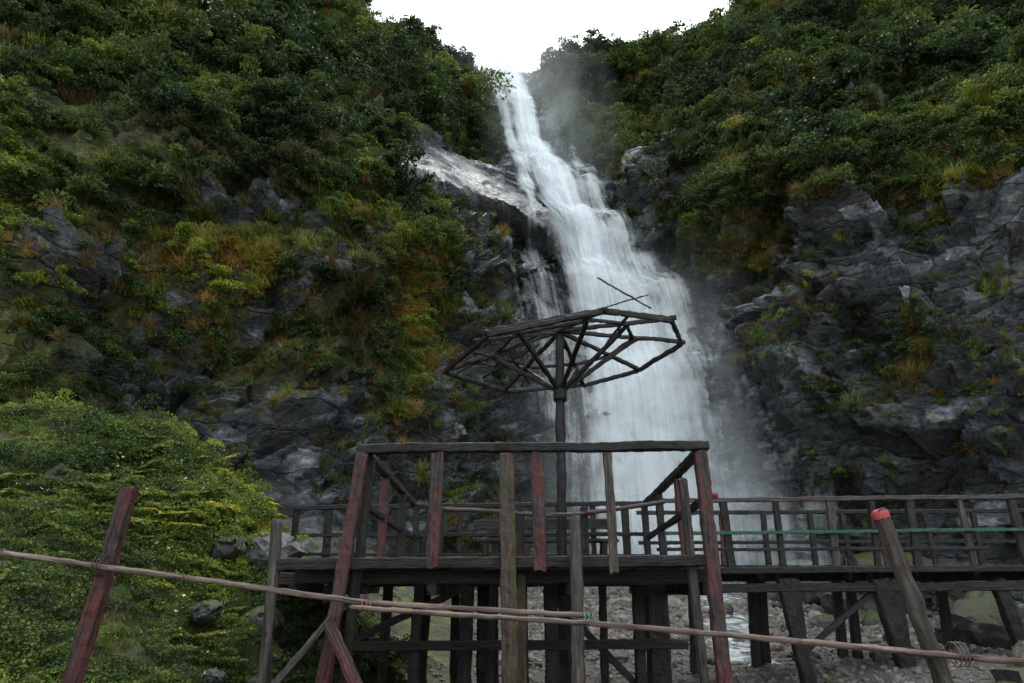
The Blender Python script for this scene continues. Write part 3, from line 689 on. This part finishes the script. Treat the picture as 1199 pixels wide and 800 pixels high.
while x<XE:
    w=rng.uniform(.14,.2)
    if rng.random()>.06: B('walkway_board',(x,11.3,DZ+.09),(x+rng.uniform(-.02,.02),12.95,DZ+.0+.04),w*.93,.035,W_deck,wob=.006)
    x+=w
B('top_rail',(2.3,11.3,2.96),(XE,11.25,3.08),.09,.07,W_grey)
B('green_rail',(2.4,11.24,2.44),(XE,11.2,2.56),.06,.05,W_grn)
B('low_rail',(2.3,11.3,2.2),(7.5,11.25,2.22),.06,.05,W_dark)
B('back_top_rail',(2.3,12.9,2.93),(XE,12.9,3.0),.08,.07,W_dark)
B('back_mid_rail',(2.3,12.9,2.40),(XE,12.9,2.45),.06,.06,W_dark)
for k,x in enumerate((2.75,3.46,4.26,5.1,5.75,6.39,7.28,8.1,9.1,10.2,11.4)):
    B('rail_post',(x,11.3,DZ),(x+rng.uniform(-.08,.08),11.3,2.98+rng.uniform(-.03,.05)),.12 if k%2 else .09,.08,W_dark if k%3 else W_grey)
    B('back_rail_post',(x+.35,12.9,DZ),(x+.35+rng.uniform(-.08,.08),12.9,2.95),.09,.08,W_red if k%4==1 else W_dark)
for x,w in ((3.2,.14),(4.25,.2),(4.42,.15),(5.75,.26),(6.0,.16),(7.6,.2),(9.3,.2),(11,.2)):
    B('support_post',(x+.25 if w>.19 else x,11.4,gz(x,11.4)),(x,11.35,DZ-.1),w,w*.8,W_dark,wob=.03); B('support_post',(x-.1,12.8,gz(x,12.8)),(x,12.85,DZ-.1),.14,.14,W_dark)
B('walkway_brace',(4.3,11.4,.6),(5.7,11.4,1.6),.08,.08,W_dark)
# ------------------------------------------------------------ umbrella frame
um=bpy.data.objects.new('umbrella_frame',None); S.collection.objects.link(um)
B=lambda *a,**k: beam(*a,parent=um,**k)
cx,cy=.70,9.5
B('pole',(cx-.04,cy,DZ),(cx,cy,5.25),.13,.13,W_dark,rnd=True,wob=.02)
ang=[0,42,75,120,180,232,283,322]
def ring(r,z0,a,tilt=.125): 
    c,s=math.cos(math.radians(a)),math.sin(math.radians(a)); return np.array([cx+.06+r*c,cy+r*s*.97,z0+tilt*r*c])
apex=np.array([cx,cy,5.22])
for i,a in enumerate(ang):
    a2=ang[(i+1)%len(ang)]
    B('rim',ring(1.74,4.80,a),ring(1.74,4.80,a2),.055,.06,W_dark,wob=.024)
    B('inner_ring',ring(1.05,4.98,a+rng.uniform(-6,6)),ring(1.05,4.98,a2+rng.uniform(-6,6)),.045,.045,W_dark,wob=.024)
    B('rafter',apex,ring(1.80,4.82,a),.055,.055,W_dark,wob=.024)
    B('strut',(cx,cy,4.28),ring(1.08,4.96,a),.055,.055,W_dark,wob=.02)
B('hub',(cx,cy,4.15),(cx,cy,4.42),.2,.2,W_dark,rnd=True)
for i in (5,6): B('rim_double',ring(1.66,4.86,ang[i]),ring(1.66,4.86,ang[(i+1)%8]),.06,.06,W_dark,wob=.02)
B('loose_stick',ring(1.3,5.25,300)+np.array([-.25,0,.25]),ring(1.75,4.88,305)+np.array([.02,0,0]),.025,.025,W_dark,rnd=True)
B('loose_stick',ring(1.2,5.0,285)+np.array([-.3,0,-.05]),ring(1.5,5.1,310)+np.array([.1,0,.1]),.02,.02,W_dark,rnd=True)
for (ra,aa,rb2,ab) in ((1.4,150,.4,200),(1.5,205,.9,130),(1.6,170,.7,235),(1.7,195,1.2,150),(1.5,300,.7,20),(1.65,220,.6,255),(1.4,110,.8,170)):
    B('loose_batten',ring(ra,4.86,aa),ring(rb2,5.0,ab),.035,.03,W_dark)
# ------------------------------------------------------------ foreground fence
B=beam
B('fence_post',(-2.70,4.5,gz(-2.7,4.5)),(-2.49,4.5,2.23),.10,.085,W_red,wob=.016,taper=.9)
fp2=B('fence_post',(2.9,4.55,gz(2.9,4.5)-.1),(2.36,4.5,2.07),.12,.11,W_grey,rnd=True,wob=.025,taper=.85)
RED=plain('red_paint',(.4,.045,.035),.6)
v,f=tube([[2.372,4.5,2.03],[2.362,4.5,2.07],[2.357,4.5,2.09]],[.054,.054,.03],12); f.append(tuple(24+j for j in range(12)))
mk('red_cap',v,f,RED,True,parent=fp2)
rl=bpy.data.objects.new('fence_rail',None); S.collection.objects.link(rl)
def pole(name,pts,r0,r1):
    for i,(a,b) in enumerate(zip(pts[:-1],pts[1:])):
        ra=r0+(r1-r0)*i/(len(pts)-1); rb_=r0+(r1-r0)*(i+1)/(len(pts)-1)
        beam(name,a,b,ra*2,ra*2,W_bam,rl,True,rb_/ra,.006)
pole('rail_pole',[(-5.2,4.42,2.06),(-3.16,4.42,1.815),(-2.0,4.42,1.67),(-.87,4.42,1.525),(.46,4.42,1.455)],.019,.015)
pole('rail_pole_b',[(-.95,4.36,1.50),(.46,4.37,1.415),(1.7,4.4,1.315),(2.7,4.42,1.225),(4.6,4.42,1.09)],.014,.021)
GRN=plain('green_twine',(.05,.2,.1),.6)
def wrap(name,x,y,z,r,mat,n=4,parent=rl):
    pts=[]
    for k in range(n*12+1):
        a=k*math.pi/6; s=(k/(n*12)-.5)*.05*n/2
        pts.append((x+s,y+math.cos(a)*r,z+math.sin(a)*r))
    v,f=tube(pts,[.004]*len(pts),5); mk(name,v,f,mat,True,parent=parent)
wrap('twine',-.87,4.4,1.515,.03,plain('faded_red_twine',(.2,.05,.05)),3); wrap('twine',.46,4.39,1.435,.034,GRN,3)
wrap('wire',-2.55,4.46,1.74,.06,BARK,3); wrap('wire',2.66,4.46,1.24,.068,plain('wire',(.1,.09,.08)),3)
def redball(x,y,z,s,nm):
    o=stone(nm,int(x*10)+90,plain(nm+'_cloth',(.22,.03,.03),.8),3,True,.35,(1,.8,.8)); o.location=(x,y,z); o.scale=s; return o
redball(2.1,7.2,2.52,(.04,.035,.04),'red_flower'); redball(1.02,9.06,2.55,(.07,.03,.025),'red_cloth_knot')
# ------------------------------------------------------------ camera, light, sky
cam=bpy.data.cameras.new('camera'); co=bpy.data.objects.new('camera',cam); S.collection.objects.link(co)
co.location=(0,0,1.6); co.rotation_euler=(math.radians(110),0,0); cam.lens=24; cam.sensor_width=36; cam.clip_end=2000; cam.clip_start=.05
S.camera=co
w=bpy.data.worlds.new('World'); S.world=w; w.use_nodes=True; nt=w.node_tree; nt.nodes.clear()
sky=nt.nodes.new('ShaderNodeTexSky'); sky.sky_type='NISHITA'; sky.sun_disc=False; sky.sun_elevation=math.radians(62); sky.sun_rotation=math.radians(20); sky.dust_density=6; sky.air_density=1
hs=nt.nodes.new('ShaderNodeHueSaturation'); hs.inputs['Saturation'].default_value=.12; nt.links.new(sky.outputs[0],hs.inputs['Color'])
mx=nt.nodes.new('ShaderNodeMix'); mx.data_type='RGBA'; mx.inputs[0].default_value=.6; nt.links.new(hs.outputs[0],mx.inputs[6]); mx.inputs[7].default_value=(17.2,18.6,19.2,1)
bg=nt.nodes.new('ShaderNodeBackground'); bg.inputs[1].default_value=.15; nt.links.new(mx.outputs[2],bg.inputs[0])
wo=nt.nodes.new('ShaderNodeOutputWorld'); nt.links.new(bg.outputs[0],wo.inputs[0])
sl_=bpy.data.lights.new('sun','SUN'); sl_.energy=1.5; sl_.angle=math.radians(20); sl_.color=(1,.97,.92)
so=bpy.data.objects.new('sun',sl_); S.collection.objects.link(so)
el,az=math.radians(62),math.radians(20)
dirv=Vector((math.sin(az)*math.cos(el),math.cos(az)*math.cos(el),math.sin(el)))
so.rotation_euler=dirv.to_track_quat('Z','Y').to_euler()
S.view_settings.view_transform='Standard'; S.view_settings.look='None'; S.view_settings.exposure=0
